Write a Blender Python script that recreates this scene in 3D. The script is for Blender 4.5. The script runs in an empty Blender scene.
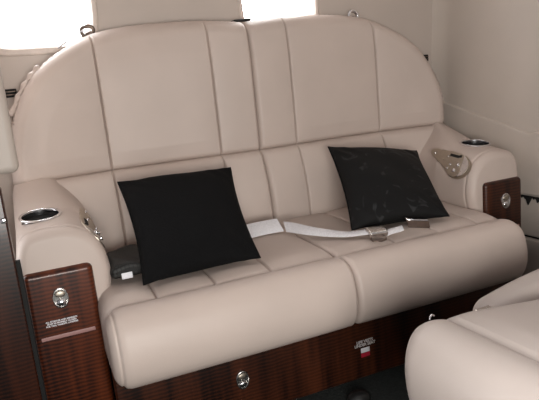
import bpy, bmesh, math, random
from mathutils import Vector, Matrix
PI = math.pi
random.seed(4)
scene = bpy.context.scene
COL = scene.collection
FZ = 0.055                                   # floor height

# ------------------------------------------------------------------ materials
def mat(name):
    m = bpy.data.materials.new(name); m.use_nodes = True
    nt = m.node_tree
    return m, nt, nt.nodes['Principled BSDF'], nt.links

def leather(name, col, rough=.42, bump=.12, var=.06, wrinkle=.0):
    m, nt, b, L = mat(name); N = nt.nodes
    tc = N.new('ShaderNodeTexCoord')
    n1 = N.new('ShaderNodeTexNoise'); n1.inputs['Scale'].default_value = 6; n1.inputs['Detail'].default_value = 3
    L.new(tc.outputs['Object'], n1.inputs['Vector'])
    r = N.new('ShaderNodeValToRGB')
    r.color_ramp.elements[0].color = [c*(1-var) for c in col]+[1]; r.color_ramp.elements[0].position = .3
    r.color_ramp.elements[1].color = [min(1, c*(1+var)) for c in col]+[1]; r.color_ramp.elements[1].position = .7
    L.new(n1.outputs['Fac'], r.inputs['Fac']); L.new(r.outputs['Color'], b.inputs['Base Color'])
    v = N.new('ShaderNodeTexVoronoi'); v.inputs['Scale'].default_value = 420; L.new(tc.outputs['Object'], v.inputs['Vector'])
    n2 = N.new('ShaderNodeTexNoise'); n2.inputs['Scale'].default_value = 14; n2.inputs['Detail'].default_value = 2
    L.new(tc.outputs['Object'], n2.inputs['Vector'])
    mx = N.new('ShaderNodeMath'); mx.operation = 'MULTIPLY_ADD'; mx.inputs[1].default_value = .12
    L.new(v.outputs['Distance'], mx.inputs[0])
    ms = N.new('ShaderNodeMath'); ms.operation = 'MULTIPLY'; ms.inputs[1].default_value = 4*wrinkle
    L.new(n2.outputs['Fac'], ms.inputs[0]); L.new(ms.outputs[0], mx.inputs[2])
    bp = N.new('ShaderNodeBump'); bp.inputs['Strength'].default_value = bump; bp.inputs['Distance'].default_value = .004
    L.new(mx.outputs[0], bp.inputs['Height']); L.new(bp.outputs['Normal'], b.inputs['Normal'])
    b.inputs['Roughness'].default_value = rough
    b.inputs['Specular IOR Level'].default_value = .38
    return m

def wood(name, dark, light):
    m, nt, b, L = mat(name); N = nt.nodes
    tc = N.new('ShaderNodeTexCoord')
    mp = N.new('ShaderNodeMapping'); L.new(tc.outputs['Object'], mp.inputs['Vector'])
    w = N.new('ShaderNodeTexWave'); w.wave_type = 'BANDS'; w.bands_direction = 'Z'
    w.inputs['Scale'].default_value = 36; w.inputs['Distortion'].default_value = 3.2
    w.inputs['Detail'].default_value = 3; w.inputs['Detail Scale'].default_value = .8
    L.new(mp.outputs[0], w.inputs['Vector'])
    mp2 = N.new('ShaderNodeMapping'); mp2.inputs['Scale'].default_value = (55, 55, 4); L.new(tc.outputs['Object'], mp2.inputs['Vector'])
    n = N.new('ShaderNodeTexNoise'); n.inputs['Scale'].default_value = 1; n.inputs['Detail'].default_value = 6
    L.new(mp2.outputs[0], n.inputs['Vector'])
    mp3 = N.new('ShaderNodeMapping'); mp3.inputs['Scale'].default_value = (26, 26, 2); L.new(tc.outputs['Object'], mp3.inputs['Vector'])
    n3 = N.new('ShaderNodeTexNoise'); n3.inputs['Scale'].default_value = 1; n3.inputs['Detail'].default_value = 2
    L.new(mp3.outputs[0], n3.inputs['Vector'])
    a = N.new('ShaderNodeMath'); a.operation = 'MULTIPLY_ADD'; a.inputs[1].default_value = .16
    L.new(w.outputs['Fac'], a.inputs[0])
    a2 = N.new('ShaderNodeMath'); a2.operation = 'MULTIPLY_ADD'; a2.inputs[1].default_value = .36
    L.new(n.outputs['Fac'], a2.inputs[0])
    a3 = N.new('ShaderNodeMath'); a3.operation = 'MULTIPLY'; a3.inputs[1].default_value = .62; L.new(n3.outputs['Fac'], a3.inputs[0])
    L.new(a3.outputs[0], a2.inputs[2]); L.new(a2.outputs[0], a.inputs[2])
    r = N.new('ShaderNodeValToRGB')
    r.color_ramp.elements[0].position = .40; r.color_ramp.elements[0].color = (*dark, 1)
    r.color_ramp.elements[1].position = .85; r.color_ramp.elements[1].color = (*light, 1)
    L.new(a.outputs[0], r.inputs['Fac']); L.new(r.outputs['Color'], b.inputs['Base Color'])
    b.inputs['Roughness'].default_value = .36; b.inputs['Specular IOR Level'].default_value = .3; b.inputs['Coat Weight'].default_value = .22; b.inputs['Coat Roughness'].default_value = .12
    return m

def plain(name, col, rough=.5, metal=0., bump=0., scale=60, spec=.5, emit=None):
    m, nt, b, L = mat(name); N = nt.nodes
    tc = N.new('ShaderNodeTexCoord'); n = N.new('ShaderNodeTexNoise'); n.inputs['Scale'].default_value = scale; n.inputs['Detail'].default_value = 4
    L.new(tc.outputs['Object'], n.inputs['Vector'])
    r = N.new('ShaderNodeValToRGB'); v = .08 if not bump else .2
    r.color_ramp.elements[0].color = [c*(1-v) for c in col]+[1]; r.color_ramp.elements[0].position = .3
    r.color_ramp.elements[1].color = [min(1, c*(1+v)) for c in col]+[1]; r.color_ramp.elements[1].position = .7
    L.new(n.outputs['Fac'], r.inputs['Fac']); L.new(r.outputs['Color'], b.inputs['Base Color'])
    if bump:
        bp = N.new('ShaderNodeBump'); bp.inputs['Strength'].default_value = bump; bp.inputs['Distance'].default_value = .004
        L.new(n.outputs['Fac'], bp.inputs['Height']); L.new(bp.outputs['Normal'], b.inputs['Normal'])
    b.inputs['Roughness'].default_value = rough; b.inputs['Metallic'].default_value = metal
    b.inputs['Specular IOR Level'].default_value = spec
    return m

M = {}
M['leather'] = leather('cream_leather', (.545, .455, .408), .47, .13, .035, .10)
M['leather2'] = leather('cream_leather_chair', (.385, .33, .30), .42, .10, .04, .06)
M['wall'] = leather('cream_wall_covering', (.56, .49, .435), .55, .05, .03)
M['wallw'] = leather('pale_cream_wall_covering', (.50, .43, .385), .5, .05, .02)
M['trimleather'] = leather('cream_side_trim', (.46, .40, .355), .5, .05, .03)
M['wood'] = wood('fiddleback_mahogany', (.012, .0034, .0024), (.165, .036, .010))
M['wood3'] = wood('shaded_mahogany', (.007, .0026, .002), (.082, .022, .0085))  # same mahogany, with shade on base and right panel darkened into its colour
M['wood2'] = wood('dark_mahogany', (.007, .0024, .0018), (.065, .017, .007))
M['chrome'] = plain('polished_chrome', (.78, .78, .80), .12, 1.)
M['nickel'] = plain('brushed_nickel', (.50, .44, .37), .42, 1., scale=200)
M['darkchrome'] = plain('smoked_chrome', (.30, .30, .31), .2, 1.)
M['steel'] = plain('satin_steel', (.62, .60, .58), .25, 1.)
M['bronze'] = plain('brown_metal', (.16, .12, .10), .35, 1.)
M['black'] = plain('black_plastic', (.008, .008, .008), .4)
M['dark'] = plain('black_recess', (.004, .004, .004), .8)
M['fabric'] = plain('black_pillow_cloth', (.0055, .0055, .006), .92, 0, .35, 260, .12)
m_, nt_, b_, L_ = mat('black_patterned_cloth'); N_ = nt_.nodes
tc_ = N_.new('ShaderNodeTexCoord'); mp_ = N_.new('ShaderNodeMapping'); mp_.inputs['Scale'].default_value = (1, 1, .55); mp_.inputs['Rotation'].default_value = (0, .7, 0)
L_.new(tc_.outputs['Object'], mp_.inputs['Vector'])
nn_ = N_.new('ShaderNodeTexNoise'); nn_.inputs['Scale'].default_value = 24; nn_.inputs['Detail'].default_value = 2; nn_.inputs['Distortion'].default_value = 1.5
L_.new(mp_.outputs[0], nn_.inputs['Vector'])
rp_ = N_.new('ShaderNodeValToRGB'); rp_.color_ramp.elements[0].position = .62; rp_.color_ramp.elements[0].color = (.0055, .0055, .0058, 1)
rp_.color_ramp.elements[1].position = .72; rp_.color_ramp.elements[1].color = (.027, .028, .029, 1)
L_.new(nn_.outputs['Fac'], rp_.inputs['Fac']); L_.new(rp_.outputs['Color'], b_.inputs['Base Color']); b_.inputs['Roughness'].default_value = .7
b_.inputs['Specular IOR Level'].default_value = .2
M['fabric2'] = m_
m_, nt_, b_, L_ = mat('black_woven_cloth'); N_ = nt_.nodes
tc_ = N_.new('ShaderNodeTexCoord'); ck_ = N_.new('ShaderNodeTexBrick'); ck_.inputs['Scale'].default_value = 55
ck_.inputs['Color1'].default_value = (.016, .016, .015, 1); ck_.inputs['Color2'].default_value = (.028, .028, .026, 1); ck_.inputs['Mortar'].default_value = (.003, .003, .003, 1); ck_.inputs['Mortar Size'].default_value = .06
L_.new(tc_.outputs['Object'], ck_.inputs['Vector']); L_.new(ck_.outputs['Color'], b_.inputs['Base Color']); b_.inputs['Roughness'].default_value = .65
bp_ = N_.new('ShaderNodeBump'); bp_.inputs['Strength'].default_value = .6; bp_.inputs['Distance'].default_value = .003; bp_.invert = True
L_.new(ck_.outputs['Fac'], bp_.inputs['Height']); L_.new(bp_.outputs['Normal'], b_.inputs['Normal'])
M['pouch'] = m_
M['belt'] = plain('white_belt_webbing', (.74, .73, .76), .6, 0, .05, 500)
M['carpet'] = plain('dark_carpet', (.022, .025, .024), .95, 0, 1., 110, .15)
M['white'] = plain('white_print', (.80, .80, .84), .5)
M['greyprint'] = plain('grey_print', (.55, .53, .53), .5)
M['red'] = plain('red_print', (.42, .012, .035), .5)
M['pink'] = plain('pale_inlay', (.36, .20, .185), .35)
M['frame'] = plain('window_trim', (.62, .53, .475), .45)
m, nt, b, L = mat('window_pane')
tr = nt.nodes.new('ShaderNodeBsdfTransparent'); gl = nt.nodes.new('ShaderNodeBsdfGlossy'); gl.inputs['Roughness'].default_value = .02
mx = nt.nodes.new('ShaderNodeMixShader'); mx.inputs[0].default_value = .05
L.new(tr.outputs[0], mx.inputs[1]); L.new(gl.outputs[0], mx.inputs[2]); L.new(mx.outputs[0], nt.nodes['Material Output'].inputs['Surface'])
M['glass'] = m

# ------------------------------------------------------------------ helpers
def wloc(o):
    v = Vector((0, 0, 0))
    while o is not None:
        v += o.location; o = o.parent
    return v

def obj(name, bm, material, parent=None, smooth=True, local=False, kind=None):
    bmesh.ops.remove_doubles(bm, verts=bm.verts, dist=1e-6)
    bmesh.ops.recalc_face_normals(bm, faces=bm.faces)
    me = bpy.data.meshes.new(name); bm.to_mesh(me); bm.free()
    if smooth:
        for p in me.polygons: p.use_smooth = True
        if hasattr(me, 'set_sharp_from_angle'): me.set_sharp_from_angle(angle=math.radians(50 if smooth is True else smooth))
    me.materials.append(M[material])
    o = bpy.data.objects.new(name, me); COL.objects.link(o)
    if parent is not None:
        o.parent = parent
        if not local: o.location = -wloc(parent)
    if kind: o['kind'] = kind
    return o

def tag(o, label, cat, group=None):
    o['label'] = label; o['category'] = cat
    if group: o['group'] = group
    return o

def thing(name, label, cat, loc, rz=0., group=None):
    o = bpy.data.objects.new(name, None); COL.objects.link(o)
    o.location = loc; o.rotation_euler = (0, 0, rz); o.empty_display_size = .05
    return tag(o, label, cat, group)

def interp(tab, x):
    if x <= tab[0][0]: return tab[0][1]
    for i in range(len(tab)-1):
        if x <= tab[i+1][0]:
            # monotone-ish Catmull-Rom
            x0, y0 = tab[i]; x1, y1 = tab[i+1]
            m0 = (tab[i+1][1]-tab[i-1][1])/(tab[i+1][0]-tab[i-1][0]) if i > 0 else (y1-y0)/(x1-x0)
            m1 = (tab[i+2][1]-y0)/(tab[i+2][0]-x0) if i+2 < len(tab) else (y1-y0)/(x1-x0)
            h = x1-x0; t = (x-x0)/h
            return (2*t**3-3*t*t+1)*y0+(t**3-2*t*t+t)*h*m0+(-2*t**3+3*t*t)*y1+(t**3-t*t)*h*m1
    return tab[-1][1]

def rnd(d, R):
    if d >= R: return 0.
    d = max(d, 0.)
    return R-math.sqrt(max(0., R*R-(R-d)**2))

def gauss(d, w): return math.exp(-(d/w)**2)

def grid(bm, rows):
    vs = [[bm.verts.new(p) for p in r] for r in rows]
    for i in range(len(vs)-1):
        for j in range(len(vs[0])-1):
            bm.faces.new((vs[i][j], vs[i+1][j], vs[i+1][j+1], vs[i][j+1]))
    return vs

def loft(bm, rings, closed=True, cap=True):
    vs = [[bm.verts.new(p) for p in r] for r in rings]
    n = len(vs[0])
    for i in range(len(vs)-1):
        for j in range(n if closed else n-1):
            bm.faces.new((vs[i][j], vs[i][(j+1) % n], vs[i+1][(j+1) % n], vs[i+1][j]))
    if cap:
        for r in (vs[0], vs[-1]):
            c = Vector((0, 0, 0))
            for v in r: c += v.co
            cv = bm.verts.new(c/n)
            for j in range(n if closed else n-1): bm.faces.new((r[j], r[(j+1) % n], cv))
    return vs

def chaikin(P, it=3, closed=True):
    P = [Vector(p) for p in P]
    for _ in range(it):
        Q = []
        n = len(P)
        for i in range(n if closed else n-1):
            a, b = P[i], P[(i+1) % n]
            Q += [a*.75+b*.25, a*.25+b*.75]
        if not closed: Q = [P[0]]+Q+[P[-1]]
        P = Q
    return P

def resample(P, n, closed=True):
    P = [Vector(p) for p in P]
    if closed: P = P+[P[0]]
    d = [0.]
    for i in range(1, len(P)): d.append(d[-1]+(P[i]-P[i-1]).length)
    out = []; k = 0
    m = n if closed else n-1
    for i in range(n):
        s = d[-1]*i/m
        while k < len(d)-2 and d[k+1] < s: k += 1
        t = (s-d[k])/max(1e-12, d[k+1]-d[k]); out.append(P[k].lerp(P[k+1], min(1, t)))
    return out

def normals2(P):
    n = len(P); out = []
    area = sum(P[i].x*P[(i+1) % n].y-P[(i+1) % n].x*P[i].y for i in range(n))
    sg = 1 if area > 0 else -1
    for i in range(n):
        t = P[(i+1) % n]-P[i-1]; t.normalize(); out.append(Vector((t.y, -t.x))*sg)
    return out

def inset(P, d):
    N = normals2(P)
    return [p-n*d for p, n in zip(P, N)]

def rbox(bm, c, size, r, n=4, deform=None, seg=1):
    """box with rounded edges of radius r; c centre, size full"""
    h = Vector(size)/2; r = min(r, *(h-Vector((1e-5,)*3)))
    def axis(hh):
        a = [-hh+r*(1-math.cos(PI/2*i/n)) if False else -hh+r*(i/n) for i in range(n)]
        mid = [-hh+r+(2*(hh-r))*i/seg for i in range(seg+1)]
        return a+mid+[-v for v in reversed(a)]
    ax = [axis(h.x), axis(h.y), axis(h.z)]
    def pos(p):
        q = Vector([max(-h[i]+r, min(h[i]-r, p[i])) for i in range(3)])
        d = Vector(p)-q
        # even angular spread
        if d.length > 1e-9:
            d = Vector([math.tan(v/r*PI/4)*r for v in d]); d = d.normalized()*r
        q = q+d+Vector(c)
        return deform(q) if deform else q
    for k in range(3):
        i, j = (k+1) % 3, (k+2) % 3
        for s in (-1, 1):
            rows = []
            for a in ax[i]:
                row = []
                for b in ax[j]:
                    p = [0, 0, 0]; p[k] = s*h[k]; p[i] = a; p[j] = b; row.append(pos(p))
                rows.append(row)
            grid(bm, rows)
    bmesh.ops.remove_doubles(bm, verts=bm.verts, dist=1e-6)

def tube(bm, pts, r, n=10, closed=False):
    pts = [Vector(p) for p in pts]; rings = []
    up = None; m = len(pts)
    for i, p in enumerate(pts):
        t = (pts[(i+1) % m]-pts[i-1]) if closed else (pts[min(i+1, m-1)]-pts[max(i-1, 0)])
        t.normalize()
        if up is None: up = Vector((0, 0, 1)) if abs(t.z) < .9 else Vector((1, 0, 0))
        a = t.cross(up).normalized(); up = a.cross(t).normalized()
        rr = r[i] if isinstance(r, (list, tuple)) else r
        rings.append([p+(a*math.cos(2*PI*k/n)+up*math.sin(2*PI*k/n))*rr for k in range(n)])
    if closed: rings.append(rings[0])
    loft(bm, rings, True, not closed)

def lathe(bm, prof, mx_, n=32, cap=True):
    """prof: list of (r, h) about local z; mx_: 4x4 placing matrix"""
    rings = [[mx_ @ Vector((r*math.cos(2*PI*k/n), r*math.sin(2*PI*k/n), h)) for k in range(n)] for r, h in prof]
    loft(bm, rings, True, cap)

def frame_mx(o, x, y, z):
    m = Matrix.Identity(4)
    for i, v in enumerate((x, y, z)):
        for k in range(3): m[k][i] = v[k]
    for k in range(3): m[k][3] = o[k]
    return m

def ribbon(bm, pts, wid, th=.0016, sub=8):
    """pts centre points, wid half-width vectors"""
    P = []; W = []
    def cr(a, b, c, d, t): return .5*((2*b)+(c-a)*t+(2*a-5*b+4*c-d)*t*t+(3*b-a-3*c+d)*t**3)
    pts = [Vector(p) for p in pts]; wid = [Vector(w) for w in wid]; n = len(pts)
    for i in range(n-1):
        for k in range(sub):
            t = k/sub; ids = [max(0, i-1), i, i+1, min(n-1, i+2)]
            P.append(cr(*[pts[q] for q in ids], t)); W.append(cr(*[wid[q] for q in ids], t))
    P.append(pts[-1]); W.append(wid[-1])
    rings = []
    for i, p in enumerate(P):
        t = (P[min(i+1, len(P)-1)]-P[max(i-1, 0)]).normalized(); w = W[i]; nn = t.cross(w).normalized()*th
        rings.append([p-w-nn*.3, p-w*.9-nn, p+w*.9-nn, p+w-nn*.3, p+w+nn*.3, p+w*.9+nn, p-w*.9+nn, p-w+nn*.3])
    loft(bm, rings)

def mirror_pts(f, s): return lambda p: Vector((s*p.x, p.y, p.z))

# ------------------------------------------------------------------ sofa
sofa = thing('sofa', 'two-seat cream leather aircraft divan with wood-fronted armrests', 'sofa', (0, .2, FZ))

ZTOP = [(0, 1.005), (.06, 1.011), (.12, 1.016), (.22, 1.018), (.33, 1.014), (.40, 1.005), (.45, .992), (.51, .964), (.57, .926), (.61, .887), (.645, .835), (.672, .775), (.690, .710)]
FB = [(0, .472), (.12, .480), (.25, .494), (.36, .498), (.44, .496), (.52, .488), (.58, .478), (.64, .464), (.71, .445)]
ZC = .626
EDGE = [(i*.69/200, interp(ZTOP, i*.69/200)) for i in range(201)]
EDGE += [(.69, .71-.004*k) for k in range(30)]
SEAMS = (.123, .437)
def dedge(x, z):
    return min(math.hypot(x-a, z-b) for a, b in EDGE)
def puff(x, outer):
    """panel bulge between seams"""
    bounds = [0.]+list(SEAMS)+[outer]
    for a, b in zip(bounds, bounds[1:]):
        if x <= b+1e-9:
            t = (x-a)/(b-a); w = b-a
            return max(0., 4*t*(1-t))**.55*min(1., w/.25)
    return 0.
def xsamples(outer):
    xs = set()
    for i in range(121): xs.add(round(outer*i/120, 5))
    for s in SEAMS+(0.,):
        for k in range(-10, 11): xs.add(round(min(outer, max(0, s+k*.0011)), 5))
    for k in range(24): xs.add(round(outer-.06*(k/24)**1.6, 5))
    return sorted(xs)

def backrest(s):
    bm = bmesh.new(); xs = xsamples(.6895)
    nv = 96; rows = []
    for x in xs:
        zt = interp(ZTOP, x); row = []
        for j in range(nv+1):
            t = j/nv; t = .5-.5*math.cos(PI*t); t = t*.6+(j/nv)*.4
            z = ZC+(zt-ZC)*t
            e = dedge(x, z)
            sx = x
            y = interp(FB, x)
            y += rnd(e, .042)*1.15+rnd(x, .014)*1.4+rnd(z-ZC, .016)*1.3
            y -= .011*puff(x, .69)*min(1, e/.09)**.7*min(1, (z-ZC)/.05)**.6
            for sm in SEAMS: y += .0075*gauss(x-sm, .0024)*min(1, (e+.006)/.02)
            y += .012*max(0, (z-.86)/.14)**2
            row.append(Vector((s*sx, y, z)))
        rows.append(row)
    front = grid(bm, rows)
    # rim pulled back, closed behind
    loop = [front[i][0] for i in range(len(xs))]+front[-1][1:]+[front[i][-1] for i in range(len(xs)-2, -1, -1)]+[front[0][j] for j in range(nv-1, 0, -1)]
    back = [bm.verts.new((v.co.x, max(v.co.y+.03, .535), v.co.z)) for v in loop]
    n = len(loop)
    for i in range(n): bm.faces.new((loop[i], loop[(i+1) % n], back[(i+1) % n], back[i]))
    c = bm.verts.new((s*.33, .54, .8))
    for i in range(n): bm.faces.new((back[i], back[(i+1) % n], c))
    return bm

def lumbar(s):
    bm = bmesh.new(); X = .665; xs = xsamples(X); nv = 50; z0, z1 = .395, .628; rows = []
    for x in xs:
        row = []
        for j in range(nv+1):
            t = j/nv; t = .5-.5*math.cos(PI*t)
            z = z0+(z1-z0)*t
            y = interp(FB, x)-.006
            y -= .047*(1-t)**.8+.012*math.sin(PI*t)
            y -= .012*puff(x, X)*max(0, 4*t*(1-t))**.5
            y += rnd(x, .014)*1.4+rnd(z1-z, .020)*1.2+rnd(z-z0, .03)*.5
            for sm in SEAMS: y += .008*gauss(x-sm, .0024)
            row.append(Vector((s*x, y, z)))
        rows.append(row)
    f = grid(bm, rows)
    loop = [f[i][0] for i in range(len(xs))]+f[-1][1:]+[f[i][-1] for i in range(len(xs)-2, -1, -1)]+[f[0][j] for j in range(nv-1, 0, -1)]
    back = [bm.verts.new((v.co.x, max(.53, v.co.y+.02), v.co.z)) for v in loop]; n = len(loop)
    for i in range(n): bm.faces.new((loop[i], loop[(i+1) % n], back[(i+1) % n], back[i]))
    c = bm.verts.new((s*.33, .535, .5))
    for i in range(n): bm.faces.new((back[i], back[(i+1) % n], c))
    return bm

SEATP = [(.46, .402), (.43, .408), (.36, .411), (.28, .408), (.20, .404), (.13, .403), (.09, .402), (.062, .399), (.052, .397), (.042, .401), (.020, .405), (-.008, .400), (-.030, .380),
         (-.042, .345), (-.046, .310), (-.040, .275), (-.024, .250), (-.002, .240), (.05, .238), (.25, .240), (.46, .26), (.47, .33)]
def seat(s, x0, x1, prof, seams, crease, r_in, r_out, pipe=True, cd=.006):
    """cushion lofted over |x| from x0 (inner) to x1 (outer)"""
    P = chaikin([Vector((a, b)) for a, b in prof], 2)
    P = resample(P, 240)
    xs = set()
    for i in range(91): xs.add(round(x0+(x1-x0)*i/90, 5))
    for sm in seams:
        for k in range(-9, 10): xs.add(round(sm+k*.0012, 5))
    for k in range(15):
        t = 1-math.cos(PI/2*k/14); xs.add(round(x0+r_in*t, 5)); xs.add(round(x1-r_out*t, 5))
    if pipe:
        for k in range(-6, 7): xs.add(round(x1-.016+k*.0012, 5))
    rings = []
    N = normals2(P)
    for x in sorted(xs):
        d = rnd(x-x0, r_in)+rnd(x1-x, r_out)
        ring = []
        for p, n in zip(P, N):
            q = p-n*d
            top = max(0., n.y)
            front = max(0., -n.x)
            if p.x > crease:   # seating surface
                w = min(1., (p.x-crease)/.05)
                g = sum(.006*gauss(x-sm, .0028) for sm in seams)
                bounds = [x0]+sorted(seams)+[x1]
                pf = 0
                for a, b in zip(bounds, bounds[1:]):
                    if a <= x <= b: t = (x-a)/(b-a); pf = max(0, 4*t*(1-t))**.6
                q = q+Vector((0, (.006*pf*w-g)*top))
            else:
                t = (x-x0)/(x1-x0)
                q = q+Vector((-.006*front*(4*t*(1-t))**.6, 0))
                if pipe: q = q-n*.0035*gauss(x-(x1-.016), .0028)
                q = q-n*.0012*gauss(x-(x0+.020), .002)
            # crease along the front roll
            q = q-Vector((0, cd*gauss(p.x-crease, .0045)*top))
            ring.append(Vector((s*x, q.x, q.y)))
        rings.append(ring)
    bm = bmesh.new(); loft(bm, rings); return bm

for s in (-1, 1):
    obj('backrest', backrest(s), 'leather', sofa)
    obj('lumbar_cushion', lumbar(s), 'leather', sofa)
    obj('seat_cushion', seat(s, .0008, .553 if s < 0 else .530, SEATP, (.17, .305, .437), .052, .013, .036), 'leather', sofa)

# armrests ------------------------------------------------------------------
def zt(y): return .556+.13*(y-.14)+.24*max(0, y-.31)
def arm_section(y, n=160, kf=1.):
    z = zt(y); k = kf*.055*max(0, min(1.2, (y-.32)/.13))
    P = [(.556, .075), (.554, .20), (.545, .30), (.514, .41), (.509, .44), (.512+k*.6, z-.085), (.522+k*1.2, z-.048), (.545+k*1.3, z-.019), (.588+k*.9, z+.002), (.65, z+.001), (.684, z-.010), (.698, z-.045),
         (.700, z-.088), (.694, z-.105), (.678, z-.115), (.676, .20), (.676, .075)]
    return resample(chaikin([Vector(p) for p in P], 3), n)
def armrest(s):
    rings = []; y0, y1 = .156, .50; R = .026
    ys = [y0+R*(1-math.cos(PI/2*k/10)) for k in range(11)]+[y0+R+.004*k for k in range(1, 5)]+[y0+.05+(y1-y0-.05)*k/30 for k in range(1, 31)]
    for y in ys:
        P = arm_section(y, 160, .4 if s < 0 else 1.); d = rnd(y-y0, R)*.8
        d += .003*gauss(y-(y0+R+.003), .003)
        rings.append([Vector((s*p.x, y, p.y)) for p in inset(P, d)])
    bm = bmesh.new(); loft(bm, rings); return bm
def arm_pt(y, a, off=0., kf=1.):
    """point on the inner side of the right arm; a = arc length up from z=.44"""
    P = arm_section(y, 400, kf)
    N = normals2(P)
    # section starts at inner bottom and climbs the inner side; find start
    i0 = min(range(len(P)), key=lambda i: abs(P[i].y-.44)+(10 if P[i].x > .56 else 0))
    st = 1 if P[(i0+1) % 400].y > P[i0].y else -1
    i = i0; L_ = 0.
    while True:
        j = (i+st) % 400; dd = (P[j]-P[i]).length
        if L_+dd >= a:
            t = (a-L_)/dd; p = P[i].lerp(P[j], t); nn = N[i].lerp(N[j], t).normalized(); break
        L_ += dd; i = j
    return Vector((p.x+nn.x*off, y, p.y+nn.y*off)), Vector((nn.x, 0, nn.y))

PANEL = [(.368, .118), (.363, .128), (.342, .134), (.294, .133), (.230, .127), (.194, .112), (.178, .094), (.174, .072), (.188, .056), (.214, .044), (.232, .046), (.252, .057), (.280, .078), (.320, .096), (.352, .108)]
def flipx(bm, s):
    if s < 0:
        for v in bm.verts: v.co.x = -v.co.x
    return bm

for s in (-1, 1):
    kf = .4 if s < 0 else 1.
    arm = obj('armrest', armrest(s), 'leather', sofa)
    bm = bmesh.new(); lathe(bm, [(.042, -.036), (.042, .03)], frame_mx((.637, .275, zt(.275)), (1, 0, 0), Vector((0, 1, .13)).normalized(), Vector((0, -.13, 1)).normalized()), 48)
    bmesh.ops.recalc_face_normals(flipx(bm, s), faces=bm.faces); cme = bpy.data.meshes.new('cutter'); bm.to_mesh(cme); bm.free()
    cut = bpy.data.objects.new('cutter', cme); COL.objects.link(cut)
    arm.data.name = 'armrest_mesh'; bo = arm.modifiers.new('cup', 'BOOLEAN'); bo.operation = 'DIFFERENCE'; bo.object = cut; bo.solver = 'EXACT'
    cut.location = (0, 0, 0); bpy.context.view_layer.update()
    newme = bpy.data.meshes.new_from_object(arm.evaluated_get(bpy.context.evaluated_depsgraph_get()))
    arm.modifiers.clear(); arm.data = newme; bpy.data.objects.remove(cut)
    arm.data.materials.clear(); arm.data.materials.append(M['leather'])
    # cup holder on the sloping top
    yc = .275; nrm = Vector((0, -.13, 1)).normalized(); yv = Vector((0, 1, .13)).normalized()
    mxc = frame_mx((.637, yc, zt(yc)+.0015), (1, 0, 0), yv, nrm)
    bm = bmesh.new(); lathe(bm, [(.0395, .0), (.0455, -.001), (.0468, .0012), (.0455, .0032), (.0425, .0036), (.0402, .002), (.0395, .0)], mxc, 48, False)
    cup = obj('cup_holder', flipx(bm, s), 'chrome', arm)
    bm = bmesh.new(); vs = loft(bm, [[mxc @ Vector((r*math.cos(2*PI*k/48), r*math.sin(2*PI*k/48), h)) for k in range(48)] for r, h in ((.0398, .002), (.0392, -.004), (.0385, -.018))], True, False)
    obj('cup_liner', flipx(bm, s), 'darkchrome', cup)
    bm = bmesh.new(); lathe(bm, [(.0386, -.0115), (.0380, -.0125), (.03, -.0130), (.0002, -.0130)], mxc, 40)
    bmesh.ops.delete(bm, geom=[f for f in bm.faces if abs((mxc.inverted() @ f.calc_center_median()).z+.0115) < 1e-5], context='FACES')
    o = obj('cup_well', flipx(bm, s), 'dark', cup); o['label'] = 'black inside of cup holder'
    # control panel
    smp = [arm_pt(y, a, 0., kf) for y, a in PANEL+[(.26, .09), (.22, .085), (.30, .115)]]
    pc_n = sum((q[1] for q in smp), Vector()).normalized(); pc_o = max(q[0].dot(pc_n) for q in smp)+.0006
    pc_e = [Vector((0, 1, 0)), Vector((1, 0, 0))]
    def cpt(y, a, off=0.):
        if s < 0: return arm_pt(y, a, off+.0008, kf)
        p = arm_pt(y, a, 0., kf)[0]; return p+pc_n*(pc_o-p.dot(pc_n)+off), pc_n
    out = resample(chaikin([Vector(p) for p in PANEL], 2), 72)
    cen = Vector((sum(p.x for p in out)/72, sum(p.y for p in out)/72))
    bm = bmesh.new(); rings = []
    for k, off in ((1.0, -.012), (1.0, .0004), (.985, .0012), (.95, .0014), (.75, .0014), (.5, .0014), (.25, .0014), (.04, .0014)):
        rings.append([cpt((cen+(p-cen)*k).x, (cen+(p-cen)*k).y, off)[0] for p in out])
    loft(bm, rings)
    cp = obj('control_panel', flipx(bm, s), 'nickel', arm); cp['label'] = 'brushed metal teardrop control panel'
    # bright finger pad along the low front end
    bm = bmesh.new(); rows = []
    i_lo = min(range(72), key=lambda i: (out[i]-Vector((.205, .118))).length); i_hi = min(range(72), key=lambda i: (out[i]-Vector((.205, .049))).length)
    for k in range(25):
        t = k/24; p = out[i_lo+int(t*(i_hi-i_lo))]
        rows.append([cpt((cen+(p-cen)*q).x, (cen+(p-cen)*q).y, .0018)[0] for q in (.70+.3*abs(2*t-1)**2-.02, .88, .975)])
    grid(bm, rows); obj('bright_strip', flipx(bm, s), 'chrome', cp)
    # slot
    bm = bmesh.new(); rows = []
    for k in range(9):
        y = .270-.052*k/8; a0 = .117-.003*k/8
        rows.append([cpt(y, a0-.005, .0018)[0], cpt(y, a0+.004, .0018)[0]])
    grid(bm, rows); obj('slot', flipx(bm, s), 'dark', cp)
    for (y, a, r) in ((.340, .118, .0035), (.274, .113, .003), (.252, .086, .0034), (.219, .086, .0060), (.227, .067, .0060), (.258, .073, .0030)):
        p, nn = cpt(y, a, .0014); u = Vector((0, 1, 0)); v = nn.cross(u)
        bm = bmesh.new(); lathe(bm, [(r, -.001), (r, .002), (r*.7, .0034), (r*.2, .004)], frame_mx(p, u, v, nn), 16)
        obj('button', flipx(bm, s), 'chrome', cp)
    # wood front panel
    bm = bmesh.new(); rbox(bm, (.6215, .164, .2750), (.143, .040, .404), .013, 6)
    wp = obj('front_panel', flipx(bm, s), 'wood' if s < 0 else 'wood3', arm); wp['label'] = 'glossy reddish wood armrest front'  # right panel takes the wood copy with shade in its colour
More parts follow.
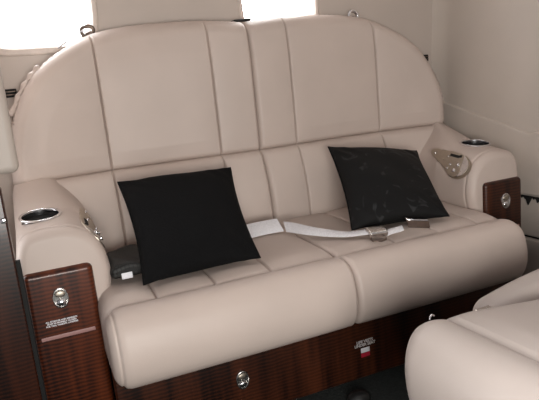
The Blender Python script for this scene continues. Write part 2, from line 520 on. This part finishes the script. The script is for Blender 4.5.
    # oval latch
    def latch(cx, cy, cz, w, h, parent, mark=True):
        bm = bmesh.new()
        mo = frame_mx((cx, cy, cz), (w, 0, 0), (0, 0, h), (0, -1, 0))
        lathe(bm, [(1, 0), (1, .002), (.93, .0036), (.85, .0036), (.80, .0016), (.4, .0012), (.01, .0012)], mo, 40)
        lt = obj('latch', bm, 'steel', parent)
        bm = bmesh.new()
        mo = frame_mx((cx, cy-.001, cz-h*.42), (w*.66, 0, 0), (0, 0, h*.36), (0, -1, 0))
        lathe(bm, [(1, .0), (.9, .003), (.6, .005), (.01, .0055)], mo, 28); obj('push_button', bm, 'chrome', lt)
        bm = bmesh.new()
        mo = frame_mx((cx, cy-.001, cz+h*.38), (w*.66, 0, 0), (0, 0, h*.34), (0, -1, 0))
        lathe(bm, [(1, .0), (.9, .002), (.6, .0028), (.01, .003)], mo, 28); obj('finger_pad', bm, 'nickel', lt)
        return lt
    latch(s*.625, .1442, .414, .0168, .0235, wp)
    # pale inlay strip below the drawer
    bm = bmesh.new(); rbox(bm, (.6215, .1440, .3290), (.112, .003, .0085), .0012, 2)
    obj('inlay_strip', flipx(bm, s), 'pink', wp)

def text(name, body, size, loc, material, parent, spacing=1.0, line=1.0, align='CENTER'):
    cu = bpy.data.curves.new(name, 'FONT'); cu.body = body; cu.size = size; cu.align_x = align
    cu.extrude = .0002; cu.space_line = line; cu.space_character = spacing; cu.offset = size*.035
    t = bpy.data.objects.new(name, cu); COL.objects.link(t)
    bpy.context.view_layer.update()
    dg = bpy.context.evaluated_depsgraph_get(); me = bpy.data.meshes.new_from_object(t.evaluated_get(dg))
    bpy.data.objects.remove(t)
    me.transform(Matrix.Translation(loc) @ Matrix.Rotation(PI/2, 4, 'X'))
    me.materials.clear(); me.materials.append(M[material])
    o = bpy.data.objects.new(name, me); COL.objects.link(o); o.parent = parent; o.location = -wloc(parent)
    return o

fp_left = [o for o in COL.objects if o.name.startswith('front_panel')][0]
t = text('placard', 'ALL STORAGE AND ARMRESTS\nMUST BE PROPERLY CLOSED\nFOR TAXI, TAKEOFF, LANDING', .0047, (-.631, .1436, .3640), 'white', fp_left, line=1.05)
t['label'] = 'three lines of small white lettering'

# base front
bm = bmesh.new(); rbox(bm, (0, .085, .149), (1.10, .05, .186), .004, 2)
base = obj('base_panel', bm, 'wood3', sofa); base['label'] = 'glossy wood panel under the seats, darkened to stand for shade'
bm = bmesh.new(); rbox(bm, (0, .28, .155), (1.07, .34, .165), .004, 2); obj('base_frame', bm, 'dark', sofa)
latch(-.268, .059, .151, .0165, .0235, base)
t = text('placard', 'LIFE VESTS\nUNDER SEAT', .0105, (.066, .0595, .1520), 'greyprint', base, line=.85); t['label'] = 'two lines of small grey lettering'
bm = bmesh.new(); rbox(bm, (.066, .0594, .1315), (.026, .0012, .0130), .0005, 1); st = obj('sticker', bm, 'white', base)
bm = bmesh.new(); rbox(bm, (.066, .0594, .1185), (.026, .0012, .0110), .0005, 1); obj('sticker_band', bm, 'red', st)

# gathered leather ruffle along the left edge of the back
bm = bmesh.new()
pts = []; rr = []
for k in range(61):
    t = k/60; x = .660-.085*t; z = interp(ZTOP, x)+.000
    pts.append(Vector((-x, interp(FB, x)+.046, z-.004))); rr.append(.0110+.0022*math.sin(2*PI*t*4.5))
tube(bm, pts, rr, 12)
obj('gathered_edge', bm, 'leather', sofa)

# ------------------------------------------------------------------ pillows
def pillow(corners, thick, seed):
    rnd_ = random.Random(seed); TL, TR, BR, BL = [Vector(c) for c in corners]
    nrm = (TR-BL).cross(TL-BR).normalized()
    if nrm.y > 0: nrm = -nrm
    n = 60; ph = [rnd_.uniform(0, 6) for _ in range(8)]
    def P(u, v, s):
        # u,v in -1..1 ; edges pulled in between corners
        pu = u*(1-.085*(1-v*v)*abs(u)**3); pv = v*(1-.07*(1-u*u)*abs(v)**3)
        a, b = (pu+1)/2, (pv+1)/2
        p = (BL*(1-a)+BR*a)*(1-b)+(TL*(1-a)+TR*a)*b
        e = max(0, (1-u*u)*(1-v*v))
        h = thick*e**.42
        h += .0035*math.sin(5*u+ph[0]+2*v)*math.sin(4*v+ph[1])*e**.3
        cor = math.exp(-((abs(u)-.75)**2+(abs(v)-.8)**2)/.06)
        h -= .006*cor*abs(math.sin(9*(u+v)+ph[2]))*e**.2
        return p+nrm*h*s
    bm = bmesh.new()
    f = [-math.cos(PI*i/n) for i in range(n+1)]
    for s in (1, -1):
        grid(bm, [[P(u, v, s) for v in f] for u in f])
    return bm
p1 = pillow([(-.444, .362, .612), (-.140, .362, .605), (-.178, .098, .421), (-.456, .085, .422)], .050, 3)
pl = obj('pillow', p1, 'fabric'); tag(pl, 'plain black square throw pillow leaning on the left half of the divan', 'pillow', 'black throw pillows on the divan')
p2 = pillow([(.172, .372, .620), (.462, .338, .571), (.370, .088, .424), (.103, .148, .424)], .048, 9)
pr_ = obj('pillow', p2, 'fabric2'); tag(pr_, 'black square throw pillow on the right seat, tilted beside the metal buckle', 'pillow', 'black throw pillows on the divan')

# seam piping as part
def edge_pipe(corners, parent):
    TL, TR, BR, BL = [Vector(c) for c in corners]; pts = []
    for a, b, c0 in ((TL, TR, 0), (TR, BR, 0), (BR, BL, 0), (BL, TL, 0)):
        mid_c = (TL+TR+BR+BL)/4
        for k in range(24):
            t = k/24; u = 2*t-1; p = a.lerp(b, t); p = p+((mid_c-(a+b)/2))*(.076*(1-u*u)); pts.append(p)
    bm = bmesh.new(); tube(bm, pts, .0022, 8, True); return obj('edge_seam', bm, 'fabric', parent)
edge_pipe([(-.444, .362, .612), (-.140, .362, .605), (-.178, .098, .421), (-.456, .085, .422)], pl)
edge_pipe([(.172, .372, .620), (.462, .338, .571), (.370, .088, .424), (.103, .148, .424)], pr_)

# ------------------------------------------------------------------ textured black pouch with white tag
pc = thing('pouch', 'small black textured pouch with a white tag tucked between left armrest and pillow', 'pouch', (-.468, .25, .412))
def pdef(q):
    q = q.copy(); q.x += (q.y-.25)*.05
    q.z += .004*math.sin(60*q.x+30*q.y)*(q.z > .44)
    return q
bm = bmesh.new(); rbox(bm, (-.467, .236, .439), (.086, .170, .030), .012, 4, pdef, 24)
obj('body', bm, 'pouch', pc)
bm = bmesh.new(); rbox(bm, (-.480, .1502, .430), (.024, .0015, .014), .0005, 1); o = obj('tag', bm, 'white', pc); o['label'] = 'small white tag'

# ------------------------------------------------------------------ seat belts
sb = thing('seat_belt', 'white webbing seat belt end disappearing under the left black pillow', 'seat belt', (-.08, .36, .414), group='white seat belts on the divan')
bm = bmesh.new()
ribbon(bm, [(-.034, .302, .434), (-.05, .304, .434), (-.08, .306, .434), (-.11, .304, .434), (-.135, .300, .434)], [(0, .021, .014)]*5)
obj('strap', bm, 'belt', sb)
sr = thing('seat_belt', 'white seat belt strap with satin metal buckle lying on the right seat', 'seat belt', (.06, .2, .414), group='white seat belts on the divan')
bm = bmesh.new()
ribbon(bm, [(-.028, .284, .431), (-.014, .254, .431), (.008, .208, .428), (.044, .166, .423), (.076, .132, .421), (.108, .112, .423), (.132, .098, .426)],
       [(.004, .016, .011), (.008, .014, .010), (.013, .007, .007), (.013, .007, .005), (.011, .009, .003), (.009, .011, .003), (.008, .014, .002)])
obj('strap', bm, 'belt', sr)
cxb = Vector((.140, .088, .424)); ang = math.radians(-12); ux = Vector((math.cos(ang), math.sin(ang), -.02)).normalized(); uy = Vector((-math.sin(ang), math.cos(ang), .25)).normalized(); uz = ux.cross(uy).normalized()
mb = frame_mx(cxb, ux, uy, uz)
bm = bmesh.new(); rbox(bm, (0, 0, 0), (.050, .036, .017), .005, 4)
for v in bm.verts: v.co = mb @ v.co
bk = obj('buckle', bm, 'steel', sr); bk['label'] = 'satin metal buckle'
bm = bmesh.new(); tube(bm, [mb @ Vector(p) for p in ((-.020, -.014, -.004), (-.024, -.024, -.006), (-.022, -.032, -.007), (0, -.035, -.007), (.012, -.032, -.006), (.018, -.014, -.004))], .0022, 8)
obj('buckle_bar', bm, 'bronze', bk)
st2 = thing('seat_belt', 'short white belt with dark metal tongue below the right pillow', 'seat belt', (.22, .075, .414), group='white seat belts on the divan')
bm = bmesh.new(); ribbon(bm, [(.158, .078, .418), (.18, .078, .421), (.20, .079, .421), (.215, .081, .422)], [(.004, .010, .004)]*4)
obj('strap', bm, 'belt', st2)
ang = math.radians(-16); ux = Vector((math.cos(ang), math.sin(ang)-.08, -.14)).normalized(); uy = Vector((0.05, .75, .55)); uz = ux.cross(uy).normalized(); uy = uz.cross(ux)
mt = frame_mx((.246, .058, .4305), ux, uy, uz)
bm = bmesh.new(); rbox(bm, (0, 0, 0), (.058, .022, .007), .003, 3)
for v in bm.verts: v.co = mt @ v.co
tg = obj('tongue', bm, 'bronze', st2); tg['label'] = 'dark metal belt tongue'
bm = bmesh.new(); tube(bm, [mt @ Vector(p) for p in ((-.027, .016, .001), (-.026, .011, .003), (-.010, .010, .004), (.026, .010, .004))], [.0035, .003, .0022, .0022], 8)
obj('tongue_edge', bm, 'chrome', tg)

# ------------------------------------------------------------------ belt guides behind the back
def guide(cx, cz, tilt, label, lm='chrome'):
    g = thing('belt_guide', label, 'belt guide', (cx, .575, cz-.02), group='chrome belt guides above the backrest')
    mg = frame_mx((cx, .573, cz), (math.cos(tilt), 0, math.sin(tilt)), (0, 1, 0), (-math.sin(tilt), 0, math.cos(tilt)))
    bm = bmesh.new()
    pts = []
    for k in range(40):
        a = 2*PI*k/40; pts.append(mg @ Vector((.0165*math.copysign(abs(math.cos(a))**.7, math.cos(a)), 0, .0130*math.sin(a)*(1-.25*math.cos(a)))))
    tube(bm, pts, .0052, 10, True); obj('loop', bm, lm, g)
    bm = bmesh.new(); rbox(bm, (0, .006, -.012), (.020, .012, .02), .004, 3)
    for v in bm.verts: v.co = mg @ v.co
    obj('bracket', bm, 'bronze', g)
    return g
guide(.411, 1.012, -.15, 'chrome belt guide loop above the right end of the backrest')
g2 = guide(-.437, 1.009, .35, 'chrome belt guide with strap at the lower corner of the left window', 'bronze')
bm = bmesh.new(); ribbon(bm, [(-.448, .570, 1.012), (-.470, .578, 1.000), (-.500, .582, .983), (-.520, .584, .970)], [(.0005, .012, .0005)]*4)
o = obj('strap', bm, 'belt', g2)
bm = bmesh.new(); rbox(bm, (.006, .548, 1.0105), (.056, .03, .008), .003, 3, lambda q: q+Vector((0, 0, .10*(q.x+.02) if q.x < 0.0 else .002)))
o = obj('belt_clip', bm, 'black'); tag(o, 'flat black clip on top of the backrest below the middle window', 'clip')

# ------------------------------------------------------------------ room shell
WY = .60
def ss(a, w, h, e=5.0):
    c, s_ = math.cos(a), math.sin(a)
    return math.copysign(abs(c)**(2/e), c)*w, math.copysign(abs(s_)**(2/e), s_)*h
WINS = [(-.560, 1.150, .146, .174), (.160, 1.140, .125, .180)]
bm = bmesh.new()
def q4(a, b, c, d): bm.faces.new([bm.verts.new(p) for p in (a, b, c, d)])
ZB, ZU = .84, 1.46
cells = [(-1.25, -.20), (-.20, .76)]
for (x0, x1), (cx, cz, w, h) in zip(cells, WINS):
    n = 96; inner = []; outer = []; rev = []
    for k in range(n):
        a = 2*PI*k/n+PI/n; dx, dz = ss(a, w, h); inner.append(Vector((cx+dx, WY, cz+dz)))
        # project the ray onto the cell rectangle
        c, s_ = math.cos(a)*w, math.sin(a)*h
        tx = ((x1-cx)/c if c > 0 else (x0-cx)/c) if abs(c) > 1e-9 else 1e9
        tz = ((ZU-cz)/s_ if s_ > 0 else (ZB-cz)/s_) if abs(s_) > 1e-9 else 1e9
        t = min(tx, tz); outer.append(Vector((cx+c*t, WY, cz+s_*t)))
        rev.append(Vector((cx+dx*.93, WY+.05, cz+dz*.93)))
    loft(bm, [outer, inner, rev], True, False)
    for (ox, oz) in ((x0, ZB), (x1, ZB), (x1, ZU), (x0, ZU)):   # fill the rectangle corners
        ks = sorted(range(n), key=lambda k: (outer[k]-Vector((ox, WY, oz))).length)[:2]
        bm.faces.new([bm.verts.new(p) for p in (outer[ks[0]], outer[ks[1]], Vector((ox, WY, oz)))])
q4((-1.25, WY, FZ), (.76, WY, FZ), (.76, WY, ZB), (-1.25, WY, ZB))
# wall curves over into the cabin roof
arc = [(WY-.62*(1-math.cos(PI/2*k/12)), ZU+.34*math.sin(PI/2*k/12)) for k in range(13)]
grid(bm, [[Vector((x, y, z)) for (y, z) in arc] for x in (-1.25, .76)])
obj('wall_back', bm, 'wallw', kind='structure', smooth=30)
for i, (cx, cz, w, h) in enumerate(WINS):
    bm = bmesh.new(); n = 96
    prof = [(.93, .050), (.925, .030), (.955, .020), (1.0, .002), (1.012, -.004), (1.075, -.006), (1.105, -.003), (1.11, .002)]
    rings = []
    for k_, off in prof:
        rings.append([Vector((cx+ss(2*PI*k/n, w, h)[0]*k_, WY+off, cz+ss(2*PI*k/n, w, h)[1]*k_)) for k in range(n)])
    loft(bm, rings, True, False)
    wf = obj('window_%d' % (i+1), bm, 'frame', kind='structure')
    bm = bmesh.new(); rings = [[Vector((cx+ss(2*PI*k/n, w, h)[0]*f, WY+.047, cz+ss(2*PI*k/n, w, h)[1]*f)) for k in range(n)] for f in (.93, .5, .05)]
    loft(bm, rings, True, True); obj('window_pane', bm, 'glass', wf)

# curved right-hand bulkhead
def rwx(y, z):
    x = .752+.018*min(.6, max(0, (.45-y)))
    x += .03*max(0, (z-.62)/.5)**1.5
    if y > .56: x -= .02*((y-.56)/.04)**2
    return x
bm = bmesh.new(); rows = []
for i in range(61):
    y = .60-2.2*i/60; rows.append([Vector((rwx(y, z), y, z)) for z in [.40+1.4*k/50 for k in range(51)]])
grid(bm, rows); obj('wall_right', bm, 'wall', kind='structure')
def solid_sheet(pts_fn, ys, zs_fn, th, rr=.006):
    """raised padded panel on the right wall"""
    bm = bmesh.new(); rows = []
    ny = len(ys)
    for i, y in enumerate(ys):
        zs = zs_fn(y); row = []
        for k, z in enumerate(zs):
            e = min(zs[-1]-z, z-zs[0], abs(y-ys[0])+.004, abs(y-ys[-1])+.004)
            row.append(Vector((pts_fn(y, z)-th+rnd(e, rr)*th/rr, y, z)))
        rows.append(row)
    f = grid(bm, rows)
    loop = [f[i][0] for i in range(ny)]+f[-1][1:]+[f[i][-1] for i in range(ny-2, -1, -1)]+[f[0][j] for j in range(len(f[0])-2, 0, -1)]
    back = [bm.verts.new((v.co.x+th+.004, v.co.y, v.co.z)) for v in loop]; n = len(loop)
    for i in range(n): bm.faces.new((loop[i], loop[(i+1) % n], back[(i+1) % n], back[i]))
    return bm
LEDGE = [(-.4, .600), (.12, .600), (.15, .603), (.175, .598), (.21, .606), (.53, .690), (.60, .708)]
def spread(z0, z1): 
    d = z1-z0; return [z0]+[z0+.0008*k for k in range(1, 8)]+[z0+.006+(d-.012)*k/14 for k in range(15)]+[z1-.0008*k for k in range(7, 0, -1)]+[z1]
ys = [.595-.99*i/150 for i in range(151)]+[-.395-.1*k for k in range(1, 13)]
obj('trim_1', solid_sheet(rwx, ys, lambda y: spread(.405, interp(LEDGE, y)), .007), 'wall', kind='structure')
obj('trim_2', solid_sheet(lambda y, z: rwx(y, z)+.006, ys, lambda y: spread(.272, .4005), .010), 'wall', kind='structure')
obj('trim_3', solid_sheet(lambda y, z: rwx(y, z)+.002, ys, lambda y: spread(FZ, .266), .010), 'wall', kind='structure')
bm = bmesh.new(); rows = [[Vector((rwx(y, .3)+.005, y, z)) for z in (FZ, .41)] for y in ys]; grid(bm, rows)
obj('trim_4', bm, 'dark', kind='structure')
# torn black strip hanging from the gap
bm = bmesh.new(); rr_ = []
for k in range(30):
    y = .235-.11*k/29; dz = .005+.022*math.exp(-((k-16)/1.6)**2)+.010*math.exp(-((k-14)/1.2)**2)+.011*math.exp(-((k-25)/1.5)**2)+.005*max(0, math.sin(k*2.1+1))
    rr_.append([Vector((rwx(y, .4)-.0085, y, .404)), Vector((rwx(y, .4)-.008, y, .402-dz))])
f = grid(bm, rr_); bmesh.ops.solidify(bm, geom=bm.faces[:], thickness=.0015)
o = obj('black_strip', bm, 'dark'); tag(o, 'ragged black strip along the wall gap right of the right armrest', 'strip')

# left bulkhead: wood below, padded cream above
bm = bmesh.new(); rbox(bm, (-1.0, .131, .3625), (.606, .028, .615), .004, 3); obj('wall_left', bm, 'wood2', kind='structure')
bm = bmesh.new(); rbox(bm, (-1.0, .130, 1.15), (.60, .04, .94), .004, 3); obj('trim_5', bm, 'trimleather', kind='structure')
bm = bmesh.new(); rbox(bm, (-.9565, .085, 1.101), (.602, .05, .80), .014, 5); obj('trim_6', bm, 'trimleather', kind='structure')
bm = bmesh.new(); rbox(bm, (-.695, .1335, .285), (.013, .020, .46), .002, 2); obj('gap_shade', bm, 'dark', kind='structure')  # dark strip standing in for shade in the gap beside the armrest
# small latch on the wood edge
bm = bmesh.new(); rbox(bm, (-.703, .1135, .605), (.010, .008, .010), .002, 2); o = obj('wall_catch', bm, 'chrome')
tag(o, 'tiny metal catch on the wood bulkhead beside the left armrest', 'catch')

bm = bmesh.new(); rows = [[Vector((x, y, FZ)) for y in (-2.6, -1.2, -.3, .6)] for x in (-1.6, -.4, .5, 1.3)]; grid(bm, rows)
obj('floor', bm, 'carpet', kind='structure')
# black vents beside the backrest ends
def vent(cx, cz, y, label, w):
    v = thing('air_vent', label, 'vent', (cx, y, cz-.02), group='black vents beside the backrest')
    bm = bmesh.new(); rbox(bm, (cx, y, cz), (w, .012, .022), .002, 2); obj('vent_body', bm, 'dark', v)
    for k in range(2):
        bm = bmesh.new(); rbox(bm, (cx, y-.007, cz-.004+.008*k), (w*.9, .006, .0028), .001, 2); obj('vent_slat', bm, 'bronze', v)
vent(.690, .855, .588, 'black vent gap between right end of backrest and right wall', .05)
vent(-.668, .862, .588, 'black vent gap between left end of backrest and left bulkhead', .05)

# black rounded fitting on the carpet
bm = bmesh.new(); lathe(bm, [(.030, 0), (.030, .010), (.026, .020), (.014, .026), (.001, .027)], frame_mx((-.012, -.028, FZ), (1, 0, 0), (0, .8, 0), (0, 0, 1)), 28)
o = obj('floor_fitting', bm, 'black'); tag(o, 'rounded black fitting on the dark carpet in front of the divan', 'fitting')

# ------------------------------------------------------------------ foreground chair
CH = thing('cabin_chair', 'cream leather cabin chair with rounded seat front in the right foreground', 'chair', (-.138, -.371, FZ), math.radians(2))
CP = [(.52, .305), (.46, .325), (.36, .332), (.24, .346), (.16, .357), (.102, .361), (.092, .359), (.082, .363), (.062, .368), (.036, .365), (.014, .345), (.000, .305), (.002, .25), (.016, .20), (.04, .165), (.08, .155), (.25, .155), (.52, .16), (.535, .25)]
# lofted along y (0 far edge .. -0.5 near edge); seat() builds along |x| so map axes
bm = seat(1, 0., .50, CP, (), .092, .050, .050, True, .012)
for v in bm.verts:
    x, y, z = v.co; v.co = Vector((y, -x, z))
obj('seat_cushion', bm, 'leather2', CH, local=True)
def loc_box(name, c, size, r, material, n=4, seg=1, deform=None):
    bm = bmesh.new(); rbox(bm, c, size, r, n, deform, seg); return obj(name, bm, material, CH, local=True)
loc_box('pedestal', (.30, -.25, .080), (.34, .40, .158), .02, 'black')
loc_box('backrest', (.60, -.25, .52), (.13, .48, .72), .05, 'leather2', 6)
def armd(q):
    q = q.copy(); t = max(0, min(1, (q.x-.24)/.2))
    q.z += -.030*(1-t)**1.5
    q.y += .0
    return q
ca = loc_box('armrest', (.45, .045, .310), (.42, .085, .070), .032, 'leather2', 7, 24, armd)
bm = bmesh.new(); rbox(bm, (.215, .010, .322), (.035, .02, .014), .003, 2); obj('armrest_bracket', bm, 'steel', CH, local=True)
bm = bmesh.new(); tube(bm, [(.084, .004, .345), (.086, .005, .350), (.090, .006, .352), (.095, .006, .349)], .0017, 8); obj('release_lever', bm, 'chrome', CH, local=True)

# ------------------------------------------------------------------ camera
cam_d = bpy.data.cameras.new('camera'); cam = bpy.data.objects.new('camera', cam_d); COL.objects.link(cam)
cam.location = (-0.61790469, -1.09975448, 0.81709644)
cam.rotation_euler = [math.radians(a) for a in (78.40306072, 5.61500122, -22.90250422)]
cam_d.sensor_fit = 'HORIZONTAL'; cam_d.sensor_width = 36; cam_d.lens = 36*563.08/539; cam_d.clip_start = .02
scene.camera = cam

# ------------------------------------------------------------------ light
w = bpy.data.worlds.new('sky'); scene.world = w; w.use_nodes = True
nt = w.node_tree; N = nt.nodes; L = nt.links; bg = N['Background']
tc = N.new('ShaderNodeTexCoord'); sx = N.new('ShaderNodeSeparateXYZ'); L.new(tc.outputs['Generated'], sx.inputs[0])
r = N.new('ShaderNodeValToRGB'); r.color_ramp.elements[0].position = .30; r.color_ramp.elements[0].color = (.024, .023, .023, 1)
r.color_ramp.elements[1].position = .80; r.color_ramp.elements[1].color = (1, 1, 1, 1)
e = r.color_ramp.elements.new(.52); e.color = (.056, .052, .054, 1)
ma = N.new('ShaderNodeMath'); ma.operation = 'MULTIPLY_ADD'; ma.inputs[1].default_value = .5; ma.inputs[2].default_value = .5
L.new(sx.outputs['Y'], ma.inputs[0]); L.new(ma.outputs[0], r.inputs['Fac']); L.new(r.outputs['Color'], bg.inputs['Color'])
bg.inputs['Strength'].default_value = 11
def area(name, loc, target, size, power, col, sy=None):
    d = bpy.data.lights.new(name, 'AREA'); d.energy = power; d.color = col; d.size = size
    if sy: d.shape = 'RECTANGLE'; d.size_y = sy
    o = bpy.data.objects.new(name, d); COL.objects.link(o); o.location = loc
    o.rotation_euler = (Vector(target)-Vector(loc)).to_track_quat('-Z', 'Y').to_euler(); return o
area('camera_side_key', (-.58, -1.55, .66), (.0, .25, .48), .60, 19.8, (1, .975, .925), .45)  # added soft key lamp near the camera; its source is unseen
area('overhead_fill', (-.1, -.5, 1.75), (-.1, .2, .5), .9, .8, (1, .94, .88), .5)  # added weak overhead fill, not an actual cabin lamp

scene.view_settings.view_transform = 'Standard'
scene.view_settings.look = 'None'
scene.view_settings.exposure = 0
